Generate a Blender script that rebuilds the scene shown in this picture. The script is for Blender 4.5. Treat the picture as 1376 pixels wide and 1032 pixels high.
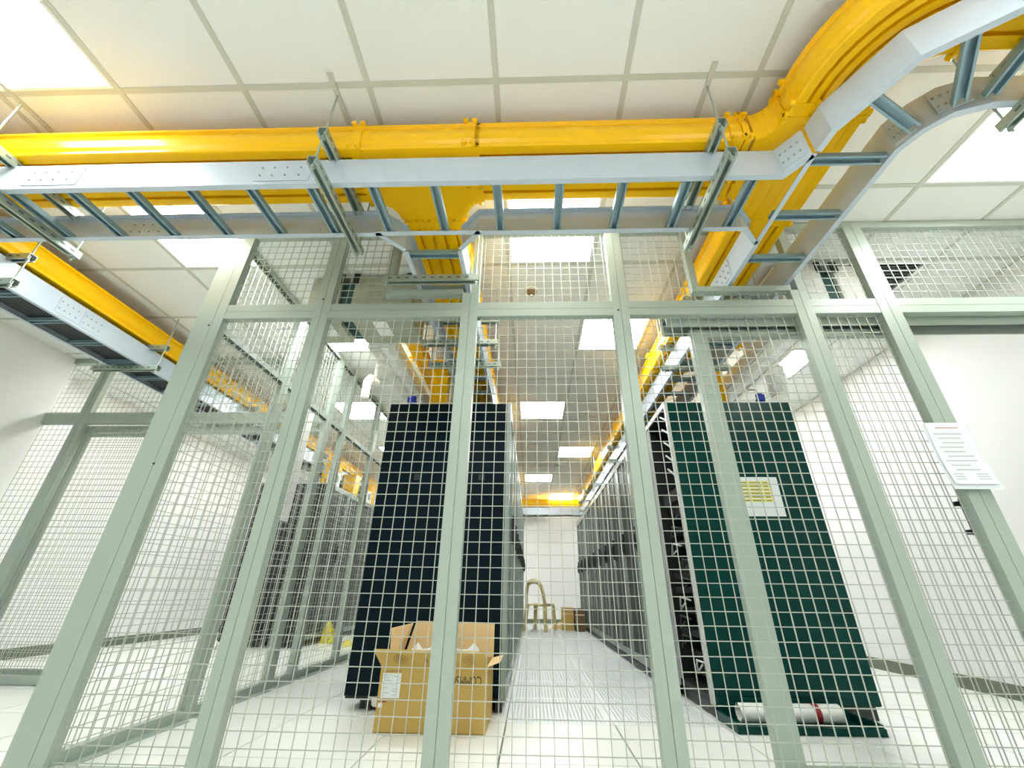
import bpy, math, random
from mathutils import Vector, Matrix, noise
random.seed(7)
C = bpy.context.scene.collection
SC = bpy.context.scene
for o in list(bpy.data.objects): bpy.data.objects.remove(o)
PI = math.pi

# ------------------------------------------------------------------ camera, world, exposure
CAM_H = 0.657
F_PX, CX, CY = 553.52, 697.04, 518.08
PITCH, YAW, ROLL = math.radians(26.506), math.radians(1.933), math.radians(0.625)
cd = bpy.data.cameras.new('camera'); cam = bpy.data.objects.new('camera', cd); C.objects.link(cam)
cd.sensor_fit = 'HORIZONTAL'; cd.sensor_width = 36.0; cd.lens = F_PX/1376*36
cd.shift_x = -(CX-688)/1376; cd.shift_y = (CY-516)/1376; cd.clip_start = .02; cd.clip_end = 100
fw = Vector((-math.sin(YAW)*math.cos(PITCH), math.cos(YAW)*math.cos(PITCH), math.sin(PITCH)))
r = Vector((math.cos(YAW), math.sin(YAW), 0)); u = r.cross(fw)
c, s = math.cos(ROLL), math.sin(ROLL)
r2 = r*c+u*s; u2 = u*c-r*s
m = Matrix((r2, u2, -fw)).transposed().to_4x4(); m.translation = (0, 0, CAM_H)
cam.matrix_world = m
SC.camera = cam
w = bpy.data.worlds.new('world'); SC.world = w; w.use_nodes = True
w.node_tree.nodes['Background'].inputs[0].default_value = (.9, .95, .92, 1)
w.node_tree.nodes['Background'].inputs[1].default_value = .15
SC.view_settings.view_transform = 'Standard'; SC.view_settings.look = 'None'
SC.view_settings.gamma = 1; SC.view_settings.use_curve_mapping = False
SC.view_settings.exposure = 1.7
LIGHT = 8.0

# ------------------------------------------------------------------ materials
def mat(name, col, rough=.5, metal=0., var=.0, bump=0., scale=40., emit=0., spec=.5, stretch=None):
    m = bpy.data.materials.new(name); m.use_nodes = True
    nt = m.node_tree; b = nt.nodes['Principled BSDF']
    b.inputs['Base Color'].default_value = (*col, 1); b.inputs['Roughness'].default_value = rough
    b.inputs['Metallic'].default_value = metal; b.inputs['Specular IOR Level'].default_value = spec
    if emit:
        b.inputs['Emission Color'].default_value = (*col, 1); b.inputs['Emission Strength'].default_value = emit
    if var or bump:
        tc = nt.nodes.new('ShaderNodeTexCoord'); mp = nt.nodes.new('ShaderNodeMapping')
        if stretch: mp.inputs['Scale'].default_value = stretch
        n = nt.nodes.new('ShaderNodeTexNoise'); n.inputs['Scale'].default_value = scale; n.inputs['Detail'].default_value = 4
        nt.links.new(tc.outputs['Object'], mp.inputs[0]); nt.links.new(mp.outputs[0], n.inputs['Vector'])
        if var:
            mr = nt.nodes.new('ShaderNodeMapRange'); mr.inputs[3].default_value = 1-var; mr.inputs[4].default_value = 1+var
            mx = nt.nodes.new('ShaderNodeMix'); mx.data_type = 'RGBA'; mx.blend_type = 'MULTIPLY'; mx.inputs[0].default_value = 1
            mx.inputs[6].default_value = (*col, 1)
            nt.links.new(n.outputs['Fac'], mr.inputs[0]); nt.links.new(mr.outputs[0], mx.inputs[7])
            nt.links.new(mx.outputs[2], b.inputs['Base Color'])
        if bump:
            bp = nt.nodes.new('ShaderNodeBump'); bp.inputs['Strength'].default_value = bump; bp.inputs['Distance'].default_value = .004
            nt.links.new(n.outputs['Fac'], bp.inputs['Height']); nt.links.new(bp.outputs[0], b.inputs['Normal'])
    return m
M = {}
M['wall'] = mat('white_wall_paint', (.88, .89, .87), .55, var=.015, bump=.05, scale=60)
M['tile'] = mat('mineral_ceiling_tile', (.84, .86, .83), .9, var=.05, bump=.35, scale=120)
M['tbar'] = mat('ceiling_grid_paint', (.58, .60, .52), .5, var=.02)
M['soffit'] = mat('plenum_grey', (.35, .35, .33), .9, var=.05)
M['floor'] = mat('ivory_floor_laminate', (.84, .865, .815), .28, var=.02, bump=.02, scale=90)
M['joint'] = mat('floor_joint_grey', (.05, .055, .05), .8, var=.05)
M['perf'] = mat('perforated_tile_steel', (.76, .81, .80), .45, .1, var=.03)
M['skirt'] = mat('olive_grey_skirting', (.17, .20, .14), .6, var=.06)
M['fence'] = mat('grey_green_powder_coat', (.385, .46, .40), .38, .1, var=.03, bump=.05, scale=150)
M['wire'] = mat('zinc_wire', (.46, .50, .44), .45, .2, var=.04)
M['galv'] = mat('galvanised_steel', (.54, .62, .70), .36, .25, var=.07, scale=14)
M['rung'] = mat('galvanised_rung_steel', (.26, .39, .44), .35, .35, var=.06, scale=20)
M['strut'] = mat('zinc_strut_steel', (.40, .48, .42), .32, .5, var=.06, scale=25)
M['yellow'] = mat('yellow_raceway_plastic', (1.0, .56, .0), .30, 0, var=.03, scale=12, spec=.35)
M['rack'] = mat('black_green_rack_paint', (.001, .042, .035), .28, .0, var=.06, scale=5, spec=.15)
M['rackblue'] = mat('black_blue_rack_paint', (.0008, .008, .013), .3, .0, var=.08, scale=5, spec=.12)
M['rackdk'] = mat('matt_black_rack_interior', (.006, .007, .007), .5, var=.1)
M['mesh'] = mat('rack_perforated_metal', (.085, .105, .095), .4, .4, var=.1, scale=6)
M['door'] = mat('rack_door_grey_metal', (.27, .33, .30), .34, .4, var=.12, scale=6)
M['mid'] = mat('rack_bracket_grey', (.55, .58, .56), .4, .3, var=.03)
M['cable'] = mat('black_cable_sheath', (.02, .025, .025), .45, var=.1)
M['card'] = mat('brown_corrugated_card', (.56, .375, .10), .75, var=.06, bump=.08, scale=30, stretch=(1, 1, 8))
M['cardin'] = mat('pale_inner_card', (.78, .56, .28), .8, var=.05, bump=.06, scale=30)
M['carddk'] = mat('dark_brown_card', (.16, .10, .05), .8, var=.1)
M['ink'] = mat('black_printing_ink', (.05, .035, .015), .7, var=.05)
M['ink2'] = mat('brown_printing_ink', (.34, .21, .06), .8, var=.05)
M['paper'] = mat('white_paper', (.80, .85, .86), .6, var=.02)
M['sleeve'] = mat('clear_sleeve_sheet', (.74, .80, .83), .2, var=.04)
M['pinkink'] = mat('faded_red_ink', (.62, .45, .45), .7)
M['greyink'] = mat('faded_grey_ink', (.55, .60, .60), .7)
M['yelink'] = mat('yellow_table_cell', (.80, .76, .22), .7, var=.03)
M['olivink'] = mat('olive_print', (.28, .26, .08), .7)
M['white'] = mat('white_plastic', (.90, .91, .88), .35, var=.015)
M['cream'] = mat('cream_duct_paint', (.80, .79, .68), .4, var=.02)
M['box'] = mat('olive_grey_box_paint', (.40, .43, .32), .45, .1, var=.03)
M['chair'] = mat('cream_chair_plastic', (.72, .62, .30), .4, var=.03)
M['blue'] = mat('blue_connector_plastic', (.01, .05, .55), .35, var=.03)
M['red'] = mat('dark_red_plastic', (.30, .02, .03), .4, var=.03)
M['sign'] = mat('yellow_sign_plastic', (.80, .70, .04), .4, var=.03)
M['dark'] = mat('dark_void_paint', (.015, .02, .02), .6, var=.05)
M['teal'] = mat('dark_teal_gland_plate', (.03, .09, .085), .35, .2, var=.05)
M['brass'] = mat('brown_detector_plastic', (.16, .085, .035), .4, var=.04)
M['shade_back'] = mat('dark_green_shade_and_vent_back', (.045, .075, .05), .5, var=.05)  # dark green holds the shade under beams and track; also backs the vent
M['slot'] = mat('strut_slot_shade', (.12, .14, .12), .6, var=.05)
M['vent'] = mat('grey_vent_metal', (.30, .37, .34), .45, .3, var=.04)
M['kick'] = mat('dark_kick_plate', (.015, .02, .02), .4, var=.05)
dm = bpy.data.materials.new('lit_diffuser'); dm.use_nodes = True
nt = dm.node_tree; nt.nodes.clear()
out = nt.nodes.new('ShaderNodeOutputMaterial'); em = nt.nodes.new('ShaderNodeEmission')
em.inputs[0].default_value = (.985, 1, .985, 1); em.inputs[1].default_value = LIGHT
nt.links.new(em.outputs[0], out.inputs[0]); M['lit'] = dm
# stained tile: a brown water mark with its own outline
st = M['tile'].copy(); st.name = 'stained_ceiling_tile'; M['stain'] = st
nt = st.node_tree; b = nt.nodes['Principled BSDF']; src = b.inputs['Base Color'].links[0].from_socket
tc = nt.nodes.new('ShaderNodeTexCoord'); dv = nt.nodes.new('ShaderNodeVectorMath'); dv.operation = 'DISTANCE'
dv.inputs[1].default_value = (-.02, .10, 0)
nz = nt.nodes.new('ShaderNodeTexNoise'); nz.inputs['Scale'].default_value = 7
ad = nt.nodes.new('ShaderNodeMath'); ad.operation = 'MULTIPLY_ADD'; ad.inputs[1].default_value = .12
mr = nt.nodes.new('ShaderNodeMapRange'); mr.inputs[1].default_value = .15; mr.inputs[2].default_value = .165
mx = nt.nodes.new('ShaderNodeMix'); mx.data_type = 'RGBA'; mx.inputs[6].default_value = (.55, .49, .36, 1)
nt.links.new(tc.outputs['Object'], dv.inputs[0]); nt.links.new(tc.outputs['Object'], nz.inputs['Vector'])
nt.links.new(nz.outputs['Fac'], ad.inputs[0]); nt.links.new(dv.outputs['Value'], ad.inputs[2])
nt.links.new(ad.outputs[0], mr.inputs[0]); nt.links.new(mr.outputs[0], mx.inputs[0])
nt.links.new(src, mx.inputs[7]); nt.links.new(mx.outputs[2], b.inputs['Base Color'])

# ------------------------------------------------------------------ mesh helpers
class MB:
    def __init__(s): s.v = []; s.f = []; s.sm = set()
    def add(s, vs, fs, smooth=False):
        n = len(s.v); s.v += [tuple(p) for p in vs]
        for f in fs:
            if smooth: s.sm.add(len(s.f))
            s.f.append(tuple(i+n for i in f))
        return s
    def box(s, x0, x1, y0, y1, z0, z1):
        vs = [(x0,y0,z0),(x1,y0,z0),(x1,y1,z0),(x0,y1,z0),(x0,y0,z1),(x1,y0,z1),(x1,y1,z1),(x0,y1,z1)]
        return s.add(vs, [(3,2,1,0),(4,5,6,7),(0,1,5,4),(1,2,6,5),(2,3,7,6),(3,0,4,7)])
    def hexa(s, vs):
        return s.add(vs, [(3,2,1,0),(4,5,6,7),(0,1,5,4),(1,2,6,5),(2,3,7,6),(3,0,4,7)])
    def quad(s, a, b, c, d): return s.add([a,b,c,d], [(0,1,2,3)])
    def prism(s, pts, z0, z1):
        n = len(pts)
        vs = [(x,y,z0) for x,y in pts]+[(x,y,z1) for x,y in pts]
        return s.add(vs, [tuple(range(n))[::-1], tuple(range(n,2*n))]+[(i,(i+1)%n,n+(i+1)%n,n+i) for i in range(n)])
    def sweep(s, prof, path, smooth=False):
        """closed profile (u to the left of travel, v up) along plan path of (x,y,z); mitred"""
        P = [Vector(p) for p in path]; n = len(prof); rings = []
        for i, p in enumerate(P):
            d0 = (P[i]-P[i-1]) if i else (P[1]-P[0]); d1 = (P[i+1]-P[i]) if i < len(P)-1 else d0
            d0 = Vector((d0.x, d0.y)).normalized(); d1 = Vector((d1.x, d1.y)).normalized()
            n0 = Vector((-d0.y, d0.x)); n1 = Vector((-d1.y, d1.x)); nn = (n0+n1)
            nn = nn/max(nn.dot(n0), .2) if nn.length > 1e-6 else n0
            rings.append([(p.x+nn.x*a, p.y+nn.y*a, p.z+b_) for a, b_ in prof])
        vs = [q for rg in rings for q in rg]; fs = []
        for k in range(len(P)-1):
            for i in range(n):
                j = (i+1) % n
                fs.append((k*n+i, k*n+j, (k+1)*n+j, (k+1)*n+i))
        fs += [tuple(range(n))[::-1], tuple((len(P)-1)*n+i for i in range(n))]
        return s.add(vs, fs, smooth)
    def tube(s, path, r, n=8, caps=True, smooth=True):
        P = [Vector(p) for p in path]; rings = []; R = r if isinstance(r, (list, tuple)) else [r]*len(P)
        up = Vector((0, 0, 1)); prev = None
        for i, p in enumerate(P):
            d = (P[min(i+1, len(P)-1)]-P[max(i-1, 0)]).normalized()
            a = prev if prev else (up.cross(d) if abs(d.z) < .95 else Vector((1, 0, 0)))
            a = (a-d*a.dot(d)).normalized(); b = d.cross(a); prev = a
            rings.append([p+(a*math.cos(2*PI*k/n)+b*math.sin(2*PI*k/n))*R[i] for k in range(n)])
        vs = [q for rg in rings for q in rg]
        fs = [(k*n+i, k*n+(i+1) % n, (k+1)*n+(i+1) % n, (k+1)*n+i) for k in range(len(P)-1) for i in range(n)]
        s.add(vs, fs, smooth)
        if caps:
            s.add(rings[0], [tuple(range(n))[::-1]]); s.add(rings[-1], [tuple(range(n))])
        return s
    def data(s, name, m, off=(0, 0, 0)):
        me = bpy.data.meshes.new(name)
        me.from_pydata([(a-off[0], b-off[1], c_-off[2]) for a, b, c_ in s.v], [], s.f)
        if s.sm:
            for i in s.sm: me.polygons[i].use_smooth = True
        me.materials.append(m); me.update()
        return me
    def build(s, name, m, parent=None, kind=None, label=None, bevel=0, local=False):
        off = Vector((0, 0, 0))
        if parent and not local:
            q = parent
            while q: off += q.location; q = q.parent
        o = bpy.data.objects.new(name, s.data(name, m, off)); C.objects.link(o); o.parent = parent
        if kind: o['kind'] = kind
        if label: o['label'] = label
        if bevel:
            b_ = o.modifiers.new('edge', 'BEVEL'); b_.width = bevel; b_.segments = 1; b_.limit_method = 'ANGLE'
        return o
def B(*a): return MB().box(*a)
def thing(name, label, cat, loc=(0, 0, 0), rz=0, group=None):
    o = bpy.data.objects.new(name, None); C.objects.link(o); o.location = loc; o.rotation_euler = (0, 0, rz)
    o.empty_display_size = .1; o['label'] = label; o['category'] = cat
    if group: o['group'] = group
    return o
def tag(o, label, cat, group=None):
    o['label'] = label; o['category'] = cat
    if group: o['group'] = group
    return o
def dup(root, loc, label, rz=None):
    n = root.copy(); C.objects.link(n); n.location = loc; n['label'] = label
    if rz is not None: n.rotation_euler = (0, 0, rz)
    for ch in root.children:
        c_ = ch.copy(); C.objects.link(c_); c_.parent = n
        for g in ch.children:
            d = g.copy(); C.objects.link(d); d.parent = c_
    return n
def inst(me, name, parent, loc):
    o = bpy.data.objects.new(name, me); C.objects.link(o); o.parent = parent; o.location = loc; return o
ORD = 'first second third fourth fifth sixth seventh eighth ninth tenth eleventh twelfth'.split()

# ------------------------------------------------------------------ setting
HC = 2.772
GX, GY = -.158, 1.076            # ceiling grid
FX, FY = -.147, 2.885            # floor grid
XL, XLN, XR, YB, YF = -5.2, -4.73, 3.43, 10.66, -1.35
YCF = 3.6
def structure(o): o['kind'] = 'structure'; return o
structure(MB().box(XL-.12, XL, YCF+.03, YB+.12, 0, HC+.12).box(XL-.12, XLN, YF-.12, YCF+.03, 0, HC+.12).build('wall_left', M['wall']))
structure(B(XR, XR+.12, YF-.12, YB+.12, 0, HC+.12).build('wall_right', M['wall']))
structure(B(XL, XR, YB, YB+.12, 0, HC+.12).build('wall_back', M['wall']))
structure(B(XLN, XR, YF-.12, YF, 0, HC+.12).build('wall_front', M['wall']))
fl = structure(B(XL-.12, XR+.12, YF-.12, YB+.12, -.12, -.035).build('floor', M['joint']))
B(FX, FX+1.2, FY, FY+7.2, -.0349, -.033).build('floor_void', M['joint'], fl)
ce = structure(B(XL-.12, XR+.12, YF-.12, YB+.12, HC+.03, HC+.12).build('ceiling', M['soffit']))
structure(B(XL, XL+.014, YCF+.06, YB, 0, .095).build('baseboard_left', M['skirt']))
structure(B(XR-.014, XR, YF, YB, 0, .095).build('baseboard_right', M['skirt']))
structure(B(XL+.014, XR-.014, YB-.014, YB, 0, .095).build('baseboard_back', M['skirt']))
# floor tiles
def tile_mesh(name, m, w=.6, d=.6, gap=.004, z0=-.034, z1=0):
    return B(gap, w-gap, gap, d-gap, z0, z1).data(name, m)
ftile = tile_mesh('floor_tile', M['floor'])
pf = MB()
fr = .030
pf.box(.002, .598, .002, fr, -.03, 0).box(.002, .598, .6-fr, .598, -.03, 0).box(.002, fr, fr, .6-fr, -.03, 0).box(.6-fr, .598, fr, .6-fr, -.03, 0)
nb = 24; step = (.6-2*fr)/nb
for k in range(nb): pf.box(fr+k*step+step*.46, fr+(k+1)*step, fr, .6-fr, -.012, 0)
nc = 24; st_ = (.6-2*fr)/nc
for k in range(1, nc): pf.box(fr, .6-fr, fr+k*st_-.004, fr+k*st_+.004, -.012, -.0005)
ptile = pf.data('perforated_floor_tile', M['perf'])
i0 = math.floor((XL-FX)/.6)
for i in range(i0, 6):
    for j in range(-3, 13):
        x, y = FX+.6*i, FY+.6*j
        if i in (0, 1) and 0 <= j <= 11: inst(ptile, 'perforated_floor_tile', fl, (x, y, 0)); continue
        if j < 0 and x > 3.0 and False: continue
        if y < YCF-.6 and x < XLN-.6: continue
        xx0 = max(x, XL); xx1 = min(x+.6, XR); yy1 = min(y+.6, YB)
        if xx1-xx0 < .03 or yy1-y < .03: continue
        if xx1-xx0 > .599 and yy1-y > .599: inst(ftile, 'floor_tile', fl, (x, y, 0))
        else: inst(tile_mesh('floor_tile', M['floor'], xx1-xx0, yy1-y), 'floor_tile', fl, (xx0, y, 0))
B(XLN, XR, YF, FY-1.8, -.034, 0).build('floor_screed', M['floor'], fl)
# ceiling tiles, bars and lights
lights = {(-4,-1):'square ceiling light over the open space before the fence, top left corner',
 (0,1):'square ceiling light just behind the cable ladder, above the middle of the fence',
 (-4,1):'square ceiling light left of the mesh corner post, behind the cable ladder',
 (4,0):'square ceiling light beside the curved cable ladder at the upper right',
 (1,3):'square ceiling light inside the cage at the fourth fence post from the left',
 (0,6):'square ceiling light above the aisle, nearest to the tall left rack',
 (1,9):'square ceiling light above the aisle beside the yellow raceway, seen halfway down',
 (0,12):'square ceiling light far down the aisle on its left rack row side',
 (1,15):'square ceiling light touching the yellow raceway on the end wall',
 (-3,3):'square ceiling light beyond the grey feed box in the left walkway',
 (4,4):'square ceiling light over the right bay, glimpsed above the open rack through the mesh',
 (-4,9):'square ceiling light third along the left walkway behind the cage fence',
 (-4,6):'square ceiling light farther down the left walkway behind the cage fence'}
hid = {(-7,5), (-7,8), (-7,11), (-7,14), (4,7), (4,10), (4,13), (2,-3), (-1,-3), (-4,12), (-2,8), (-2,13), (3,7), (3,12)}  # unseen panels added to brighten the walls and the cage interior
tme = B(.012, .588, .012, .588, 0, .02).data('ceiling_tile', M['tile'])
sme = B(-.288, .288, -.288, .288, 0, .02).data('ceiling_tile', M['stain'])
gi0 = math.floor((XL-GX)/.6)
for i in range(gi0, 6):
    for j in range(-4, 16):
        if (i, j) in lights or (i, j) in hid or (i, j) == (4, 2): continue
        x, y = GX+.6*i, GY+.6*j
        if y < YCF-.6 and x < XLN-.55: continue
        if j < -3 and (i+j) % 1: continue
        if (i, j) == (-3, 0): inst(sme, 'ceiling_tile', ce, (x+.3, y+.3, HC+.004)); continue
        if x < XL: inst(B(0, x+.588-XL, .012, .588, 0, .02).data('ceiling_tile', M['tile']), 'ceiling_tile', ce, (XL, y, HC+.004)); continue
        if j == 15: inst(B(.012, .588, .012, YB-y-.002, 0, .02).data('ceiling_tile', M['tile']), 'ceiling_tile', ce, (x, y, HC+.004)); continue
        inst(tme, 'ceiling_tile', ce, (x, y, HC+.004))
for i in range(gi0+1, 7):
    x = GX+.6*i
    if x > XR-.01: x = XR-.013
    B(x-.013, x+.013, YF, YB, HC, HC+.006).build('ceiling_bar', M['tbar'], ce)
for j in range(-4, 16):
    y = GY+.6*j
    B(XL, XR, y-.013, y+.013, HC+.0005, HC+.006).build('ceiling_bar', M['tbar'], ce)
for k, (yy, lab) in enumerate(((1.08, 0),)): pass
lt = thing('ceiling_light', '', 'ceiling light', (0, 0, HC))
frm = MB()
for a in ((.013,.587,.013,.026),(.013,.587,.574,.587),(.013,.026,.026,.574),(.574,.587,.026,.574)): frm.box(*a, -.002, .02)
frm.build('light_frame', M['white'], lt, local=True)
B(.026, .574, .026, .574, .000, .02).build('diffuser', M['lit'], lt, local=True)
first = True
for (i, j), lab in list(lights.items())+[(k, None) for k in sorted(hid)]:
    loc = (GX+.6*i, GY+.6*j, HC)
    o = lt if first else dup(lt, loc, '')
    o.location = loc; first = False
    if lab: o['label'] = lab; o['group'] = 'square ceiling light panels'
    else: o['label'] = 'unseen square ceiling light panel added to brighten the room'; o['group'] = 'added ceiling lights out of view'

# ------------------------------------------------------------------ mesh fences
YFR = 1.936; FD0, FD1 = 1.93, 1.978
def wires(bay, fix, a0, a1, z0, z1, pitch=.0524, wd=.0032, axis='x', ph=.5, ref=None):
    h = wd/2
    n = int((a1-a0)/pitch); off = ((ref[0]-a0) % pitch) if ref else (a1-a0-n*pitch)*ph
    for k in range(n+1):
        a = a0+off+k*pitch
        if a < a0 or a > a1: continue
        if axis == 'x': bay.box(a-h, a+h, fix-wd, fix, z0, z1)
        else: bay.box(fix, fix+wd, a-h, a+h, z0, z1)
    n = int((z1-z0)/pitch); off = ((ref[1]-z0) % pitch) if ref else (z1-z0-n*pitch)*ph
    for k in range(n+1):
        z = z0+off+k*pitch
        if z > z1: continue
        if axis == 'x': bay.box(a0, a1, fix, fix+wd, z-h, z+h)
        else: bay.box(fix-wd, fix, a0, a1, z-h, z+h)
    return bay
def post_x(parent, x0, x1, y0, y1, z0, z1, seam=True):
    m_ = MB(); xc = (x0+x1)/2
    if seam: m_.box(x0, xc-.0012, y0, y1, z0, z1).box(xc+.0012, x1, y0, y1, z0, z1).box(xc-.003, xc+.003, y0+.006, y1-.002, z0, z1)
    else: m_.box(x0, x1, y0, y1, z0, z1)
    return m_.build('post', M['fence'], parent)
TZ0, TZ1, TOP = 2.068, 2.165, 2.718
ff = thing('mesh_fence', 'long grey-green wire mesh fence with wide posts across the front of the cage', 'fence', (0, 1.95, 0))
PX = [(-1.912, -1.80), (-1.272, -1.182), (-.404, -.308), (.469, .561), (1.498, 1.592), (1.957, 2.066)]
for k, (a, b_) in enumerate(PX):
    if k in (2, 4):
        post_x(ff, a, b_, FD0, FD1, 0, 2.232); B((a+b_)/2+.0012, b_, FD0, FD1, 2.2325, HC-.004).build('stile', M['fence'], ff)
    else: post_x(ff, a, b_, FD0, FD1, 0, HC-.004)
post_x(ff, 3.375, XR-.003, FD0, FD1, 0, HC-.004, False)
tr = MB()
edges = [p for ab in PX for p in ab]+[3.375]
gaps = [(edges[2*k+1], edges[2*k+2]) for k in range(6)]
for a, b_ in gaps:
    MB().box(a, b_, FD0+.002, FD1-.002, TZ0, 2.1155).box(a, b_, FD0+.002, FD1-.002, 2.1175, TZ1).box(a, b_, FD0+.008, FD1-.006, 2.11, 2.12).build('transom', M['fence'], ff)
    MB().box(a, b_+(.049 if b_ in (-.404, 1.498) else 0), FD0+.002, FD1-.002, TOP, HC-.004).build('top_rail', M['fence'], ff)
    if b_ < 2.5: MB().box(a, b_, FD0+.002, FD1-.002, .004, .054).build('sill', M['fence'], ff)
ym = 1.955
CUT = {1: (-.83, -.404), 3: (.985, 1.498)}
for k, (a, b_) in enumerate(gaps):
    if k < 5:
        wires(MB(), ym, a, b_, .054, TZ0).build('wire_mesh', M['wire'], ff, kind='stuff')
    if k in CUT:
        c0, c1 = CUT[k]
        mm = MB()
        wires(mm, ym, a, c0-.04, TZ1, TOP); wires(mm, ym, c0-.04, b_, TZ1, 2.232)
        mm.build('wire_mesh', M['wire'], ff, kind='stuff')
        MB().box(c0-.04, c0, FD0+.003, FD1, 2.232, TOP).box(c0, b_, FD0+.003, FD1, 2.232, 2.268).build('cutout_frame', M['fence'], ff)
    else:
        wires(MB(), ym, a, b_, TZ1, TOP).build('wire_mesh', M['wire'], ff, kind='stuff')
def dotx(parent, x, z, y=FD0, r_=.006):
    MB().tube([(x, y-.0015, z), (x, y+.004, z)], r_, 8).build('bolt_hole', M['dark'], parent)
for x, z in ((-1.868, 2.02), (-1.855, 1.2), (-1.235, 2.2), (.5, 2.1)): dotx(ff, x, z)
# sliding door leaf and its track behind the front fence
sd = thing('sliding_mesh_door', 'sliding mesh door leaf pushed open behind the fence beside the taped notice', 'door', (1.5, 2.05, 0))
for a, b_ in ((.915, 1.012), (2.055, 2.15)): B(a, b_, 2.02, 2.06, .03, 2.02).build('stile', M['fence'], sd)
B(1.012, 2.055, 2.022, 2.058, 1.975, 2.02).build('door_rail', M['fence'], sd); B(1.012, 2.055, 2.022, 2.058, .03, .08).build('door_rail', M['fence'], sd)
wires(MB(), 2.04, 1.012, 2.055, .08, 1.975, pitch=.0547, ref=(1.3216, 1.3527)).build('wire_mesh', M['wire'], sd, kind='stuff')
MB().box(1.982, 1.996, 1.985, 2.012, .90, 1.06).box(1.972, 2.055, 2.012, 2.03, .905, .925).box(1.972, 2.055, 2.012, 2.03, 1.03, 1.05).build('pull_handle', M['kick'], sd)
tk = thing('door_track', 'grey-green overhead sliding door track behind the fence transom, right side', 'door track', (2, 2.05, 2.1))
MB().box(.78, XR-.004, 1.985, 1.992, 2.02, 2.15).box(.78, XR-.004, 2.085, 2.092, 2.02, 2.15).box(.78, XR-.004, 1.992, 2.085, 2.14, 2.15).build('track_housing', M['fence'], tk)
MB().box(.80, XR-.02, 2.03, 2.048, 2.06, 2.075).build('track_rail', M['kick'], tk)
B(.79, XR-.01, 1.9925, 2.0845, 2.095, 2.139).build('shade_strip', M['shade_back'], tk)  # dark strip painted in as the shade inside the track
# paper notice taped on the sixth post
nt_ = thing('taped_notice', 'white printed notice in a clear sleeve taped to the last fence post', 'notice', (1.95, 1.925, 1.1))
pm = MB(); N = 8; X0, X1, Z0, Z1 = 1.90, 2.09, 1.105, 1.405
def bow(t): return 1.926-.004-.045*max(0, .45-t)**1.3*1.2
for k in range(N):
    t0, t1 = k/N, (k+1)/N; za, zb = Z0+(Z1-Z0)*t0, Z0+(Z1-Z0)*t1
    pm.hexa([(X0,bow(t0)-.001,za),(X1,bow(t0)-.001,za),(X1,bow(t0),za),(X0,bow(t0),za),(X0,bow(t1)-.001,zb),(X1,bow(t1)-.001,zb),(X1,bow(t1),zb),(X0,bow(t1),zb)])
pm.build('printed_sheet', M['paper'], nt_)
sl = MB()
for k in range(N):
    t0, t1 = k/N, (k+1)/N; za, zb = Z0-.022+(Z1+.012-Z0)*t0, Z0-.022+(Z1+.012-Z0)*t1
    sl.hexa([(X0-.012,bow(t0)+.002,za),(X1+.012,bow(t0)+.002,za),(X1+.012,bow(t0)+.003,za),(X0-.012,bow(t0)+.003,za),(X0-.012,bow(t1)+.002,zb),(X1+.012,bow(t1)+.002,zb),(X1+.012,bow(t1)+.003,zb),(X0-.012,bow(t1)+.003,zb)])
sl.build('clear_sleeve', M['sleeve'], nt_)
def lineq(m_, x0, x1, z, hgt):
    t = (z-Z0)/(Z1-Z0); y = bow(t)-.0022
    m_.quad((x0, y, z), (x1, y, z), (x1, y-.0002, z+hgt), (x0, y-.0002, z+hgt))
gi = MB(); random.seed(3)
for k in range(9): lineq(gi, X0+.02+.01*(k % 3), X1-.03-.05*random.random(), 1.345-.022*k, .006)
for k in range(3): lineq(gi, X0+.015, X0+.06, 1.14-.012*k+.01, .004); lineq(gi, X1-.075, X1-.02, 1.14-.012*k+.01, .004)
gi.build('printed_lines', M['greyink'], nt_)
pi_ = MB(); lineq(pi_, X0+.04, X1-.045, 1.375, .007); pi_.build('printed_heading', M['pinkink'], nt_)

# side fence running back along the left of the cage
SX0, SX1 = -1.962, -1.914
sf = thing('mesh_fence', 'wire mesh side fence running back from the left corner post toward the far wall', 'fence', (-1.94, 4, 0))
SY = [(2.775, 2.862), (3.555, 3.645), (3.90, 3.985), (4.71, 4.795), (5.56, 5.645), (6.41, 6.495)]
def post_y(parent, y0, y1):
    MB().box(SX0, SX1, y0, (y0+y1)/2-.0012, 0, HC-.004).box(SX0, SX1, (y0+y1)/2+.0012, y1, 0, HC-.004).box(SX0+.005, SX1-.005, (y0+y1)/2-.003, (y0+y1)/2+.003, 0, HC-.004).build('post', M['fence'], parent)
prev = FD1
for y0, y1 in SY:
    post_y(sf, y0, y1)
    for za, zb, nm in ((2.078, 2.118, 'transom'), (2.728, HC-.004, 'top_rail')):
        MB().box(SX0+.002, SX0+.005, prev, y0, za, zb).box(SX1-.005, SX1-.002, prev, y0, za, zb).box(SX0+.005, SX1-.005, prev, y0, zb-.004, zb).build(nm, M['fence'], sf)
        B(SX0+.0055, SX1-.0055, prev, y0, za+.001, zb-.0045).build('shade_strip', M['shade_back'], sf)  # dark fill stands in for the shade under each beam
    MB().box(SX0+.002, SX1-.002, prev, y0, .004, .054).box(SX0-.01, SX1+.045, prev, y0, .0005, .005).build('sill', M['fence'], sf)
    mm = MB()
    wires(mm, -1.94, prev, y0, .054, 2.078, axis='y'); wires(mm, -1.94, prev, y0, 2.118, 2.728, axis='y')
    mm.build('wire_mesh', M['wire'], sf, kind='stuff')
    prev = y1
B(SX0, PX[0][0], FD0+.001, FD1, 0, HC-.004).build('corner_stile', M['fence'], sf)
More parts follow.
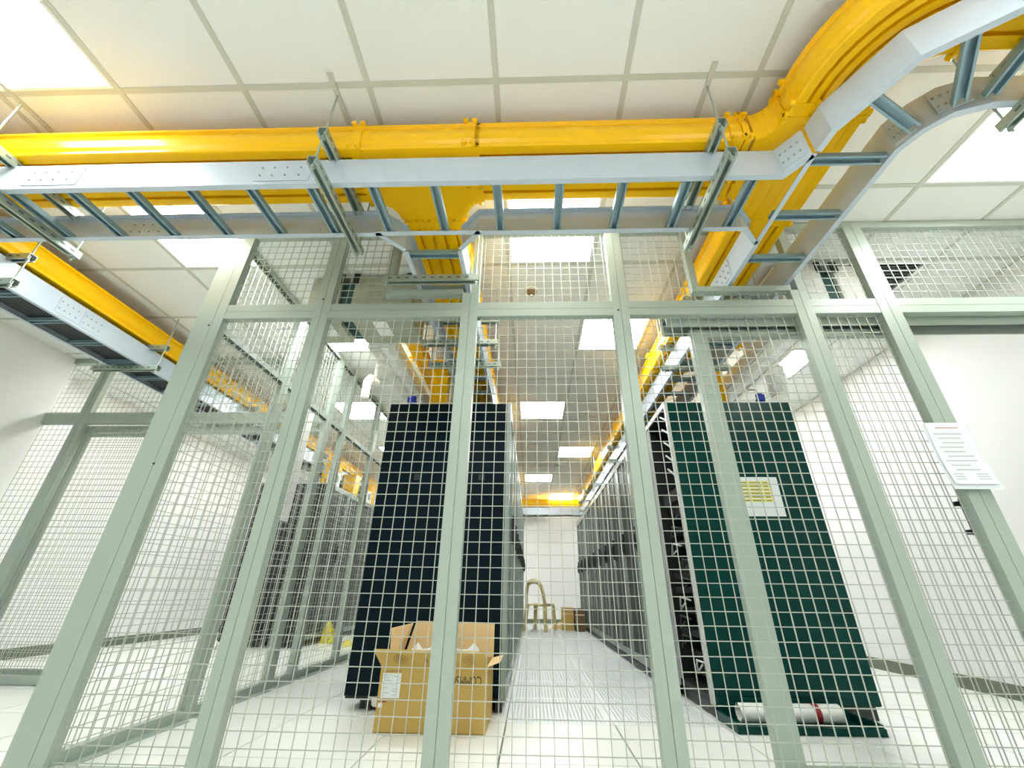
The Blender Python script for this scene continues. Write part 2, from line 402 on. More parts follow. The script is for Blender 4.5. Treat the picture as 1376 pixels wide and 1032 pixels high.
# lock plate with slotted strip
lk = MB().box(-1.912, -1.905, 2.93, 3.30, 1.12, 2.03).build('lock_plate', M['white'], sf, label='white plate with a slotted strip and keyhole')
ls = MB()
for k in range(22): ls.box(-1.9055, -1.9035, 3.03, 3.055, 1.30+k*.031, 1.322+k*.031); ls.box(-1.9055, -1.9035, 3.075, 3.088, 1.30+k*.031, 1.322+k*.031)
ls.build('slot', M['vent'], lk, kind='stuff')
MB().tube([(-1.9055, 3.08, 1.22), (-1.902, 3.08, 1.22)], .014, 10).build('keyhole', M['dark'], lk)

# cross fence from the left wall to the side fence
cf = thing('mesh_fence', 'wire mesh cross fence from the white left wall to the side fence, with doorway', 'fence', (-3.4, 3.6, 0))
cy0, cy1 = 3.575, 3.625
post_x(cf, -4.385, -4.285, cy0, cy1, 0, HC-.004); post_x(cf, -3.49, -3.37, cy0, cy1, 0, 2.165)
for a, b_ in ((XLN+.003, -4.385), (-4.285, -3.49), (-3.37, SX0-.002)):
    MB().box(a, b_, cy0+.002, cy1-.002, 2.055, 2.165).build('transom', M['fence'], cf)
    MB().box(a, b_ if b_ > -3.4 else (b_+.06 if b_ == -3.49 else b_), cy0+.002, cy1-.002, TOP, HC-.004).build('top_rail', M['fence'], cf)
    for w0, w1 in ((a, min(b_, -3.62)), (max(a, -3.13), b_)):
        if w1-w0 > .1: wires(MB(), 3.6, w0, w1, 2.165, TOP).build('wire_mesh', M['wire'], cf, kind='stuff')
for a, b_ in ((XLN+.003, -4.385), (-4.285, -3.49)):
    MB().box(a, b_, cy0+.002, cy1-.002, .004, .06).build('sill', M['fence'], cf)
    wires(MB(), 3.6, a, b_, .06, 2.055).build('wire_mesh', M['wire'], cf, kind='stuff')
MB().box(-4.30, SX0-.002, 3.63, 3.69, 1.985, 2.05).build('door_track', M['fence'], cf)
d2 = thing('sliding_mesh_door', 'sliding mesh door leaf overlapping the fixed bay of the cross fence', 'door', (-4, 3.69, 0))
for a, b_ in ((-4.42, -4.33), (-3.63, -3.53)): B(a, b_, 3.70, 3.74, .03, 2.02).build('stile', M['fence'], d2)
B(-4.33, -3.63, 3.702, 3.738, 1.975, 2.02).build('door_rail', M['fence'], d2); B(-4.33, -3.63, 3.702, 3.738, .03, .08).build('door_rail', M['fence'], d2)
wires(MB(), 3.72, -4.33, -3.63, .08, 1.975, ph=.15).build('wire_mesh', M['wire'], d2, kind='stuff')

# ------------------------------------------------------------------ cable ladders
ZB, ZT = 2.30, 2.462
def rail_prof(side, h=ZT-ZB, t=.004, fl_=.026):
    s_ = side
    p = [(0, 0), (s_*fl_, 0), (s_*fl_, t), (s_*t, t), (s_*t, h-t), (s_*fl_, h-t), (s_*fl_, h), (0, h)]
    return p if s_ > 0 else p[::-1]
def rail(parent, pts, side):
    o = MB().sweep(rail_prof(side), [(x, y, ZB) for x, y in pts]).build('side_rail', M['galv'], parent); return o
def rung(parent, p, q, w_=.042, h_=.026):
    pr_ = [(-w_/2, 0), (-w_/2+.009, 0), (-w_/2+.009, .003), (-w_/2+.003, .003), (-w_/2+.003, h_-.003), (w_/2-.003, h_-.003), (w_/2-.003, .003), (w_/2-.009, .003), (w_/2-.009, 0), (w_/2, 0), (w_/2, h_), (-w_/2, h_)]
    MB().sweep(pr_, [(p[0], p[1], ZB+.006), (q[0], q[1], ZB+.006)]).build('rung', M['rung'], parent)
def splice(parent, c_, d, nx, L_=.2, out=-1):
    """plate with bolts on a rail; c_ = centre (x,y), d = along, outward normal nx"""
    d = Vector(d).normalized(); n_ = Vector(nx).normalized(); cc = Vector(c_)
    a = cc-d*L_/2+n_*.0005; b_ = cc+d*L_/2+n_*.0005
    pl = MB().hexa([(a.x,a.y,ZB+.02),(b_.x,b_.y,ZB+.02),(b_.x+n_.x*.003,b_.y+n_.y*.003,ZB+.02),(a.x+n_.x*.003,a.y+n_.y*.003,ZB+.02),
        (a.x,a.y,ZT-.02),(b_.x,b_.y,ZT-.02),(b_.x+n_.x*.003,b_.y+n_.y*.003,ZT-.02),(a.x+n_.x*.003,a.y+n_.y*.003,ZT-.02)]).build('splice_plate', M['galv'], parent)
    bm_ = MB()
    for k in (-.4, -.18, .05, .3):
        for z in (ZB+.055, ZT-.055):
            p = cc+d*(L_*k)+n_*.0035; bm_.tube([(p.x, p.y, z), (p.x+n_.x*.006, p.y+n_.y*.006, z)], .0045, 6)
    bm_.build('bolt', M['strut'], pl, kind='stuff')
YN, YFAR = 1.233, 1.55
AX0, AX1 = -.69, -.37
BX0, BX1 = 1.175, 1.505
LX0, LX1 = -3.53, -3.22
la = thing('cable_ladder', 'galvanised cable ladder crossing the picture in front of the fence with side branches', 'cable ladder', (0, 1.4, ZB))
rail(la, [(XLN+.01, YN), (1.105, YN), (BX0, 1.14)], 1)
rail(la, [(XLN+.01, YFAR), (-.79, YFAR), (AX0, 1.66)], -1)
rail(la, [(AX1, 1.66), (-.265, YFAR), (1.075, YFAR), (BX0, 1.65)], -1)
MB().box(-.80, -.26, YFAR-.03, YFAR-.004, ZB, ZB+.004).build('tie_strip', M['galv'], la)
MB().box(BX0, BX0+.022, 1.14, 1.65, ZB, ZB+.004).build('tie_strip', M['galv'], la)
for x in [-4.45+.2865*k for k in range(20)]:
    if x < 1.1: rung(la, (x, YN+.005), (x, YFAR-.005))
for x in (-2.24, -1.14): splice(la, (x, YN), (1, 0), (0, -1), .26)
for x in (-2.05, -1.02): splice(la, (x, YFAR), (1, 0), (0, -1), .22)
splice(la, (1.14, 1.187), (BX0-1.105, 1.14-YN), (-(YN-1.14), -(BX0-1.105)), .1)
lb = thing('cable_ladder', 'galvanised cable ladder above the right rack row with the curved elbow near the ceiling', 'cable ladder', (1.3, 1.2, ZB))
EO = [(BX0+.008, 1.13), (1.192, 1.04), (1.33, .79), (1.545, .66), (1.75, .62), (XR-.01, .62)]
EI = [(BX1, 10.2), (BX1, 1.13), (1.545, 1.045), (1.61, .982), (1.73, .947), (XR-.01, .947)]
rail(lb, EO, 1); rail(lb, EI, 1)
rail(lb, [(BX0, 1.65), (BX0, 10.2)], -1)
for k in range(32):
    y = 1.18+.292*k
    if y < 10.2: rung(lb, (BX0+.004, y), (BX1-.004, y))
for p, q in (((1.285, .935), (1.522, 1.05)), ((1.458, .735), (1.612, .958)), ((1.665, .655), (1.70, .935))): rung(lb, p, q)
for k in range(6): rung(lb, (1.95+.29*k, .624), (1.95+.29*k, .943))
splice(lb, (1.525, 1.09), (1, -2), (-2, -1), .07); splice(lb, (1.62, .977), (1.7, -1), (-1, -1.7), .1)
splice(lb, (BX0, 2.0), (0, 1), (-1, 0), .2)
lc = thing('cable_ladder', 'galvanised cable ladder branch passing through the fence cut-out over the left rack row', 'cable ladder', (-.5, 4, ZB))
rail(lc, [(AX0, 1.66), (AX0, 9.4)], -1); rail(lc, [(AX1, 1.66), (AX1, 9.4)], 1)
for k in range(26): rung(lc, (AX0+.004, 1.70+.295*k), (AX1-.004, 1.70+.295*k))
ll = thing('cable_ladder', 'cable ladder full of dark cables running back along the left white wall', 'cable ladder', (-3.4, 4, ZB))
rail(ll, [(LX1, YFAR+.01), (LX1, 8.6)], 1); rail(ll, [(LX0, YFAR+.01), (LX0, 8.6)], -1)
for k in range(24): rung(ll, (LX0+.004, 1.70+.29*k), (LX1-.004, 1.70+.29*k))
for y in (2.25, 2.42): splice(ll, (LX1, y), (0, 1), (1, 0), .16)
cb = thing('cable_bundle', 'bundle of dark grey cables lying in the left wall cable ladder', 'cables', (-3.4, 4, ZB+.04))
for k in range(11):
    x = LX0+.030+k*.0255
    MB().tube([(x+random.uniform(-.002, .002), 1.62+i*.5, ZB+.047) for i in range(14)], .0135, 6).build('cable', M['cable'], cb)
le = thing('cable_ladder', 'pale cable ladder running across the far end wall above the aisle', 'cable ladder', (0, 10.4, ZB))
rail(le, [(-3.0, 10.22), (BX1, 10.22)], 1); rail(le, [(-3.0, 10.54), (BX1, 10.54)], -1)
for k in range(14): rung(le, (-2.8+.29*k, 10.225), (-2.8+.29*k, 10.535))

# ------------------------------------------------------------------ yellow fibre raceways
RB, RH = 2.50, .168
def uprof(w_, h, groove=(), t=.004):
    a = w_/2
    left = [(-a, h), (-a-.010, h-.004), (-a-.010, h-.016), (-a+.003, h-.022), (-a-.005, h-.045), (-a-.011, h*.55), (-a-.007, .05), (-a+.004, .026), (-a-.006, .020), (-a-.006, .004), (-a, 0)]
    bot = []
    for g in groove: bot += [(g-.008, 0), (g-.008, .024), (g+.008, .024), (g+.008, 0)]
    right = [(-x, y) for x, y in left[::-1]]
    inn = [(a-.014, h), (a-.014, .04), (a-.03, .03), (-a+.03, .03), (-a+.014, .04), (-a+.014, h)]
    return left+bot+right+inn
def wallprof(h):
    return [(0, h), (-.010, h-.004), (-.010, h-.016), (.003, h-.022), (-.005, h-.045), (-.011, h*.55), (-.007, .05), (.004, .026), (-.006, .020), (-.006, .004), (0, 0), (.014, 0), (.014, h)]
def trough(parent, path, w_=.29, h=RH, groove=(-.098, .098), z=RB, name='trough'):
    return MB().sweep(uprof(w_, h, groove), [(x, y, z) for x, y in path]).build(name, M['yellow'], parent)
def coupler(parent, x, y, ax, w_=.29, h=RH, z=RB, L_=.05):
    """collar with screw ears around a trough"""
    p = uprof(w_+.014, h+.004, ())
    d = (1, 0) if ax == 'x' else (0, 1)
    o = MB().sweep(p, [(x-d[0]*L_/2, y-d[1]*L_/2, z-.005), (x+d[0]*L_/2, y+d[1]*L_/2, z-.005)]).build('coupler', M['yellow'], parent)
    e = MB(); a = w_/2+.016
    for s_ in (-1, 1):
        for zz in (z+.006, z+h-.004):
            for q in (-L_*.42, L_*.42):
                if ax == 'x': e.tube([(x+q, y+s_*(a-.008), zz), (x+q, y+s_*(a+.012), zz)], .013, 8)
                else: e.tube([(x+s_*(a-.008), y+q, zz), (x+s_*(a+.012), y+q, zz)], .013, 8)
        for q in (-.075, .075):
            if ax == 'x': e.tube([(x+s_*.03, y+q, z-.012), (x+s_*.03, y+q, z-.004)], .012, 8)
            else: e.tube([(x+q, y+s_*.03, z-.012), (x+q, y+s_*.03, z-.004)], .012, 8)
    e.build('screw_ear', M['yellow'], o, kind='stuff')
    return o
def arc(cx, cy, r_, a0, a1, n=8): return [(cx+r_*math.cos(math.radians(a0+(a1-a0)*k/n)), cy+r_*math.sin(math.radians(a0+(a1-a0)*k/n))) for k in range(n+1)]
YM0, YM1 = 1.21, 1.50; YMC = (YM0+YM1)/2
ra = thing('fibre_raceway', 'yellow plastic fibre raceway crossing the picture just under the ceiling', 'raceway', (0, 1.35, RB))
trough(ra, [(XLN+.01, YMC), (-.80, YMC)]); trough(ra, [(-.29, YMC), (.93, YMC)])
# tee fitting over the left rack branch
fa = arc(-.82, 1.62, .12, -90, 0); fb = arc(-.24, 1.62, .12, -180, -90)
plate = [(-.82, YM0), (-.24, YM0)]+fb[::-1]+fa[::-1]
tee = MB().prism(plate, RB-.002, RB+.012).build('tee_fitting', M['yellow'], ra)
MB().sweep(wallprof(RH), [(-.24, YM0, RB), (-.82, YM0, RB)][::-1]).build('fitting_wall', M['yellow'], tee)
for q_ in (fa, fb): MB().sweep(wallprof(RH), [(x, y, RB) for x, y in q_]).build('fitting_wall', M['yellow'], tee)
rb_ = MB()
for k in range(7): rb_.box(-.78+.07*k, -.775+.07*k, YM0+.01, YM0+.09, RB-.003, RB)
for rr in (.135, .15, .165):
    for A_ in (arc(-.24, 1.62, rr, -175, -95, 8),):
        rb_.sweep([(0, -.003), (.004, -.003), (.004, 0), (0, 0)], [(x, y, RB) for x, y in A_])
rb_.build('rib', M['yellow'], tee, kind='stuff')
for x in (-.825, -.285, .945): coupler(ra, x, YMC, 'x')
coupler(ra, .99, YMC, 'x', L_=.03)
rc = thing('fibre_raceway', 'yellow fibre raceway above the right rack row, curving toward the right near the ceiling', 'raceway', (1.28, 3, RB))
RX = 1.275; RW = .31; g6 = (-.11, -.066, -.022, .022, .066, .11)
el = arc(1.61, 1.06, 1.61-RX, 180, 270, 12)+[(1.62, 1.06-(1.61-RX))]
trough(rc, el, RW, groove=g6, name='elbow')
trough(rc, [(1.62, .725), (XR-.01, .725)], .30)
coupler(rc, 1.63, .725, 'x', RW); coupler(rc, RX, 1.075, 'y', RW); coupler(rc, RX, 1.12, 'y', RW, L_=.03)
fc = arc(1.02, YM0-.10, .10, 90, 0); fd = arc(1.02, YM1+.10, .10, -90, 0)
xr = RX+RW/2
plate = fc+[(1.12, 1.09), (xr, 1.09), (xr, 1.66), (1.12, 1.66)]+fd[::-1]
tee2 = MB().prism(plate, RB-.002, RB+.012).build('tee_fitting', M['yellow'], rc)
flipw = [(-a, b_) for a, b_ in wallprof(RH)][::-1]
MB().sweep(wallprof(RH), [(x, y, RB) for x, y in fc[::-1]]).build('fitting_wall', M['yellow'], tee2)
MB().sweep(wallprof(RH), [(x, y, RB) for x, y in fd]).build('fitting_wall', M['yellow'], tee2)
MB().sweep(flipw, [(xr, 1.09, RB), (xr, 1.66, RB)]).build('fitting_wall', M['yellow'], tee2)
rb_ = MB()
for k in range(5): rb_.box(1.16+.06*k, 1.166+.06*k, 1.09, 1.66, RB-.004, RB)
rb_.build('rib', M['yellow'], tee2, kind='stuff')
trough(rc, [(RX, 1.66), (RX, 10.25)], RW, groove=(-.105, .105))
for y in (1.68, 3.4, 5.2, 7.0, 8.8): coupler(rc, RX, y, 'y', RW)
# short drops down onto the racks
def drop(parent, x0, x1, y0, y1, z0, z1):
    return MB().box(x0, x1, y0, y0+.006, z0, z1).box(x0, x0+.006, y0+.006, y1, z0, z1).box(x1-.006, x1, y0+.006, y1, z0, z1).box(x0, x1, y1-.006, y1, z0, z1).box(x0-.008, x1+.008, y0-.008, y1+.008, z1-.03, z1-.01).box(x0+.05, x0+.056, y0-.003, y0, z0, z1-.03).build('drop_chute', M['yellow'], parent)
rd = thing('fibre_raceway', 'yellow fibre raceway branch through the fence cut-out, over the left rack row', 'raceway', (-.53, 4, RB))
trough(rd, [(-.53, 1.62), (-.53, 9.6)], .29, groove=(-.105, -.035, .035, .105))
for y in (1.66, 3.5, 5.3, 7.1): coupler(rd, -.53, y, 'y')
drop(rd, -.90, -.75, 3.28, 3.40, 2.04, 2.46)
MB().sweep(uprof(.12, .12), [(-.69, 3.34, 2.50), (-.91, 3.34, 2.44)]).build('outlet_spout', M['yellow'], rd)
rn = thing('fibre_raceway', 'narrow yellow raceway beside the white busway above the left rack', 'raceway', (-.98, 3, RB))
trough(rn, [(-1.0, 2.745), (-1.0, 8.2)], .09, .12, ()); coupler(rn, -1.0, 3.15, 'y', .09, .12)
rn2 = thing('fibre_raceway', 'narrow yellow raceway beside the white busway above the right rack', 'raceway', (1.7, 3, RB))
trough(rn2, [(1.68, 2.56), (1.68, 8.2)], .09, .12, ())
for y in (2.7, 3.0): coupler(rn2, 1.68, y, 'y', .09, .12)
drop(rn2, 1.60, 1.70, 3.28, 3.36, 2.04, 2.49)
rl = thing('fibre_raceway', 'yellow fibre raceway above the left wall cable ladder', 'raceway', (-3.38, 4, RB))
trough(rl, [(-3.375, 1.53), (-3.375, 8.6)]); coupler(rl, -3.375, 1.56, 'y'); coupler(rl, -3.375, 4.6, 'y')
re = thing('fibre_raceway', 'yellow fibre raceway running across the far end wall above the aisle', 'raceway', (0, 10.4, RB))
trough(re, [(-3.0, 10.40), (RX+.12, 10.40)])
for x in (-1.2, .35): coupler(re, x, 10.40, 'x')

# ------------------------------------------------------------------ trapeze hangers
def strut_prof(h=.041, w_=.041, t=.003):
    a = w_/2
    return [(-a, 0), (-a+.010, 0), (-a+.010, .004), (-a+t, .004), (-a+t, h-t), (a-t, h-t), (a-t, .004), (a-.010, .004), (a-.010, 0), (a, 0), (a, h), (-a, h)]
def hanger(label, p, q, e=.02, upper=True, low=ZB-.042, strip=True):
    """two rods down from the ceiling carrying struts from p to q (plan)"""
    p = Vector(p); q = Vector(q); d = (q-p).normalized(); n_ = Vector((-d.y, d.x))
    t = thing('trapeze_hanger', label, 'hanger', (p.x, p.y, low), group='trapeze hangers')
    lev = [low]+([RB-.047] if upper else [])
    for z in lev:
        so = MB().sweep(strut_prof(), [(p.x, p.y, z), (q.x, q.y, z)]).build('strut', M['strut'], t)
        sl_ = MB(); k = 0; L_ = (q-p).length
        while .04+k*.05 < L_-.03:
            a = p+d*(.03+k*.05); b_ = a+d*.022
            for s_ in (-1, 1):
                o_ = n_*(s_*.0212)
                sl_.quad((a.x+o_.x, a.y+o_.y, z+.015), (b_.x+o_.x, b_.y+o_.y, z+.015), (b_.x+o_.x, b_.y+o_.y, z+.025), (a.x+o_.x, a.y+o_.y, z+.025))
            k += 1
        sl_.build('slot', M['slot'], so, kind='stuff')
    for c_ in (p+d*e, q-d*e):
        ro = MB().tube([(c_.x, c_.y, low-.025), (c_.x, c_.y, HC)], .005, 6).build('threaded_rod', M['strut'], t)
        nn = MB()
        for z in lev: nn.tube([(c_.x, c_.y, z-.010), (c_.x, c_.y, z)], .011, 6); nn.tube([(c_.x, c_.y, z+.041), (c_.x, c_.y, z+.050)], .011, 6)
        nn.build('nut', M['strut'], ro, kind='stuff')
    if strip:
        c0 = p+d*e
        MB().box(c0.x-.012, c0.x+.012, c0.y-.1, c0.y+.5, HC-.004, HC-.0005).build('ceiling_strip', M['tbar'], t)
    return t
hanger('trapeze hanger at the far left end of the crossing cable ladder', (-2.49, 1.10), (-2.49, 1.64))
hanger('trapeze hanger of the crossing ladder beside the left tee fitting', (-.92, 1.10), (-.92, 1.64))
hanger('trapeze hanger of the crossing ladder near the junction with the right ladder', (.825, 1.10), (.825, 1.64))
hanger('trapeze hanger of the ladder branch in front of the fence cut-out', (-.86, 1.86), (-.30, 1.86), upper=False, strip=False)
hanger('trapeze hanger of the ladder branch, just behind the fence', (-.80, 2.55), (-.24, 2.55), upper=True, strip=False)
hanger('trapeze hanger of the ladder branch, nearest the front of the left rack', (-.83, 2.88), (-.24, 2.88), upper=False, strip=False)
for k, y in enumerate((4.5, 6.2, 7.9)):
    hanger(f'{ORD[k]} trapeze hanger above the left rack row behind its front rack', (-.83, y), (-.24, y), strip=False)
for k, y in enumerate((2.32, 2.95, 4.2, 5.6, 7.0, 8.4, 9.6)):
    hanger(f'{ORD[k]} trapeze hanger of the right ladder counted inward from the fence', (1.06, y), (1.60, y), strip=False)
for k, y in enumerate((1.84, 2.90, 4.2, 6.0)):
    hanger(f'{ORD[k]} trapeze hanger along the left wall cable ladder from the front', (-3.64, y), (-3.08, y), strip=False)
hanger('trapeze hanger of the curved ladder end at the right picture edge', (1.83, .52), (1.83, 1.04), strip=False)

# ------------------------------------------------------------------ server racks
RKW, RKH = .6, 2.02
def make_rack(name, label, depth, face, body='rackblue', z0=.055, group=None, plain=True):
    """local: aisle face at x=0 looking +x (face=1) or -x (face=-1); body behind; y 0..RKW"""
    t = thing(name, label, 'server rack', (0, 0, 0), group=group)
    s_ = -face
    X = lambda a: s_*a
    def bx(mb, a0, a1, y0, y1, z0_, z1_): return mb.box(min(X(a0), X(a1)), max(X(a0), X(a1)), y0, y1, z0_, z1_)
    mb = MB()
    bx(mb, .05, depth, .002, .598, z0, z0+.05); bx(mb, .05, depth, .002, .598, RKH-.03, RKH)
    bx(mb, .05, depth, .002, .03, z0+.05, RKH-.03); bx(mb, .05, depth, .57, .598, z0+.05, RKH-.03); bx(mb, depth-.03, depth, .03, .57, z0+.05, RKH-.03)
    mb.build('casing', M['rackdk'], t, local=True)
    # door with frame, perforated sheet, handle
    db = MB()
    bx(db, 0, .03, .006, .05, z0+.02, RKH-.005); bx(db, 0, .03, .55, .594, z0+.02, RKH-.005)
    bx(db, 0, .03, .05, .55, z0+.02, z0+.08); bx(db, 0, .03, .05, .55, RKH-.07, RKH-.005); bx(db, .004, .03, .288, .312, z0+.08, RKH-.07)
    d_ = db.build('door', M['door'], t, local=True)
    pb = MB()
    for k in range(10):
        for y0 in (.05, .312):
            bx(pb, .012, .018, y0+k*.0238+.004, y0+k*.0238+.019, z0+.08, RKH-.07)
    pb.build('perforated_sheet', M['mesh'], d_, local=True)
    hb = MB(); bx(hb, -.022, 0, .50, .535, 1.0, 1.22); bx(hb, -.034, -.022, .508, .527, 1.03, 1.15); hb.build('handle', M['kick'], d_, local=True)
    kb = MB(); bx(kb, .02, .06, .004, .596, .004, z0); kb.build('kick_plate', M['kick'], t, local=True)
    fb_ = MB()
    for a in (.10, depth-.10):
        for y in (.06, .54): fb_.tube([(X(a), y, .001), (X(a), y, z0)], .022, 8)
    fb_.build('levelling_foot', M['kick'], t, local=True)
    return t, X, bx
LXF, LY0 = -.165, 3.08      # left row aisle face and front
LDP = .985
t, X, bx = make_rack('server_rack', 'tall black front rack of the left row with a plain panel toward the fence', LDP, 1, group='racks of the left row')
t.location = (LXF, LY0, 0)
base = t
lrow = [dup(base, (LXF, LY0+.6*k, 0), f'{ORD[k]} black server rack from the front in the left row') for k in range(1, 10)]
# side panels of the first rack only
for x0, x1 in ((LXF-.50, LXF-.02), (LXF-LDP, LXF-.506)):
    sp = B(x0, x1, LY0-.022, LY0+.001, .075, RKH-.002).build('side_panel', M['rackblue'], base, bevel=.003)
    xc = (x0+x1)/2+.05
    MB().box(xc-.022, xc+.022, LY0-.026, LY0-.0215, 1.395, 1.44).box(xc-.012, xc+.012, LY0-.03, LY0-.026, 1.405, 1.42).build('latch', M['kick'], sp)
MB().box(LXF-.03, LXF+.001, LY0-.024, LY0, .06, RKH).build('corner_trim', M['door'], base)
MB().tube([(LXF-LDP+.13, LY0+.02, .04), (LXF-LDP+.17, LY0+.02, .04)], .035, 12).build('caster', M['kick'], base)
MB().hexa([(LXF-LDP+.14, LY0-.005, .075), (LXF-LDP+.21, LY0-.005, .075), (LXF-LDP+.21, LY0+.01, .075), (LXF-LDP+.14, LY0+.01, .075), (LXF-LDP+.18, LY0-.005, .02), (LXF-LDP+.20, LY0-.005, .02), (LXF-LDP+.20, LY0+.01, .02), (LXF-LDP+.18, LY0+.01, .02)][4:]+[(LXF-LDP+.14, LY0-.005, .075), (LXF-LDP+.21, LY0-.005, .075), (LXF-LDP+.21, LY0+.01, .075), (LXF-LDP+.14, LY0+.01, .075)]).build('caster_bracket', M['white'], base)
# right row
RXF, RY0, RDP = 1.0, 3.65, .98
t, X, bx = make_rack('server_rack', 'second server rack of the right row, first with a closed perforated door', RDP, -1, group='racks of the right row')
t.location = (RXF, RY0, 0)
rrow = [dup(t, (RXF, RY0+.6*k, 0), f'{ORD[k+1]} black server rack from the front in the right row') for k in range(1, 10)]
# open front rack of the right row
OX0, OX1, OY0, OY1 = 1.06, 2.03, 3.03, 3.64
orr = thing('server_rack', 'open dark green rack at the front of the right row with cables on its side', 'server rack', ((OX0+OX1)/2, 3.3, 0), group='racks of the right row')
MB().box(OX0, OX1, OY0+.02, OY1, .07, .11).box(OX0, OX1, OY0+.02, OY1, RKH-.04, RKH).box(OX1-.03, OX1, OY0+.02, OY1, .11, RKH-.04).box(OX0+.03, OX1-.03, OY1-.02, OY1, .11, RKH-.04).build('casing', M['rackdk'], orr)
MB().box(OX0-.004, OX0+.02, OY0+.004, OY0+.03, .07, RKH+.004).box(OX0-.004, OX0+.02, OY1-.03, OY1, .07, RKH+.004).build('front_upright', M['mid'], orr)
MB().box(OX0-.004, OX0+.02, OY0+.03, OY1-.03, RKH-.03, RKH+.004).build('top_bracket', M['white'], orr)
for x0, x1 in ((OX0+.025, OX0+.50), (OX0+.506, OX1)):
    B(x0, x1, OY0, OY0+.021, .075, RKH-.002).build('side_panel', M['rack'], orr, bevel=.003)
eq = MB()
zz = .16
random.seed(11)
eqs = []
while zz < 1.3:
    hh = random.choice((.044, .044, .088)); dx = random.choice((.05, .07, .09))
    e_ = B(OX0+dx, OX0+.6, OY0+.06, OY1-.06, zz, zz+hh-.004).build('equipment_unit', M['rackdk'], orr)
    MB().box(OX0+dx-.006, OX0+dx, OY0+.08, OY0+.11, zz+.008, zz+hh-.012).build('unit_ear', M['mid'], e_)
    zz += hh+random.choice((.004, .05, .09))
for k in range(5):
    z = 1.42+.11*k
    MB().hexa([(OX0+.01, OY0+.03, z), (OX0+.02, OY0+.03, z), (OX0+.02, OY0+.2, z+.10), (OX0+.01, OY0+.2, z+.10), (OX0+.01, OY0+.03, z+.012), (OX0+.02, OY0+.03, z+.012), (OX0+.02, OY0+.2, z+.112), (OX0+.01, OY0+.2, z+.112)]).build('cable_bracket', M['mid'], orr)
for k in range(9):
    y = OY0+.10+random.random()*.3; z = .25+.12*k
    MB().tube([(OX0+.06, y, z), (OX0-.0+.02*random.random(), y+.05, z+.02), (OX0+.02, y+.12, z-.06), (OX0+.07, y+.16, z-.02)], .007, 6).build('patch_cable', M['cable'] if k % 3 else M['mid'], orr)
MB().box(OX0+.02, OX1-.02, OY0+.03, OY1, .004, .07).build('plinth', M['kick'], orr)
# black tray on the floor before it, a white rolled tube in it
ty = thing('floor_tray', 'shallow black tray on the floor at the foot of the open right rack', 'tray', (1.45, 2.9, 0))
MB().box(1.07, 1.83, 2.765, 3.02, .002, .012).box(1.07, 1.83, 2.755, 2.768, .002, .035).box(1.07, 1.083, 2.768, 3.02, .012, .05).box(1.817, 1.83, 2.768, 3.02, .012, .05).box(1.083, 1.817, 3.01, 3.02, .012, .11).build('tray_body', M['rack'], ty)
tu = thing('cardboard_tube', 'white rolled tube with a dark red band lying in the black floor tray', 'tube', (1.5, 2.93, .05))
MB().tube([(1.16, 2.93, .058), (1.72, 2.94, .058)], .045, 16, caps=False).tube([(1.16, 2.93, .058), (1.72, 2.94, .058)], .036, 16, caps=False).build('tube_wall', M['white'], tu)
MB().tube([(1.565, 2.937, .058), (1.60, 2.9375, .058)], .0462, 16).build('band', M['red'], tu)
# sheet on the right rack panel
rs = thing('paper_table', 'white sheet with a yellow printed table stuck on the dark rack panel', 'notice', (1.57, 3.02, 1.28))
B(1.355, 1.775, 3.0265, 3.0285, 1.14, 1.415).build('sheet', M['paper'], rs)
yt = MB(); ti = MB()
for k in range(6):
    z = 1.375-.0255*k
    yt.box(1.385, 1.715, 3.0255, 3.0262, z-.010, z+.010)
    for a, b_ in ((1.39, 1.43), (1.50, 1.555), (1.57, 1.65), (1.665, 1.70)): ti.box(a, b_, 3.0249, 3.0253, z-.004, z+.004)
yo = yt.build('table_row', M['yelink'], rs); ti.build('print', M['olivink'], yo)
# third row, far left behind the side fence
TXF, TY0 = -2.87, 5.9
t, X, bx = make_rack('server_rack', 'black mesh-door rack nearest the fence in the far left row', 1.05, 1, group='racks of the far left row')
t.location = (TXF, TY0, 0)
tp = B(TXF-1.05, TXF-.02, TY0-.02, TY0, .07, RKH-.002).build('side_panel', M['rackdk'], t)
tdoor = [ch for ch in t.children]
for k in range(1, 6):
    n_ = dup(t, (TXF, TY0+.6*k, 0), f'{ORD[k]} black mesh-door rack in the far left row behind the side fence')
    for ch in list(n_.children):
        if ch.name.startswith('side_panel'): bpy.data.objects.remove(ch)
# yellow drops and white shelf gear over that row
for k, (y, lab) in enumerate(((6.15, 'first'), (6.9, 'second'), (7.7, 'third'))):
    q = thing('drop_chute', f'{lab} yellow cable drop standing on the far left rack row', 'raceway', (-3.1, y, RKH+.002), group='yellow drops on the far left racks')
    MB().box(-3.2, -3.0, y, y+.22, RKH+.002, RKH+.36).build('chute', M['yellow'], q)
    MB().box(-3.21, -2.99, y-.01, y+.23, RKH+.36, RKH+.39).build('lid', M['yellow'], q)
for k, (y, lab) in enumerate(((5.92, 'nearest'), (7.25, 'middle'), (8.1, 'farthest'))):
    q = thing('cable_box', f'{lab} white cable box on top of the far left rack row', 'box', (-2.95, y, RKH+.002), group='white boxes on the far left racks')
    MB().box(-2.99, -2.885, y, y+.2, RKH+.002, RKH+.2).build('box_body', M['white'], q)
    MB().box(-2.884, -2.882, y+.04, y+.16, RKH+.05, RKH+.15).build('box_cover', M['vent'], q)

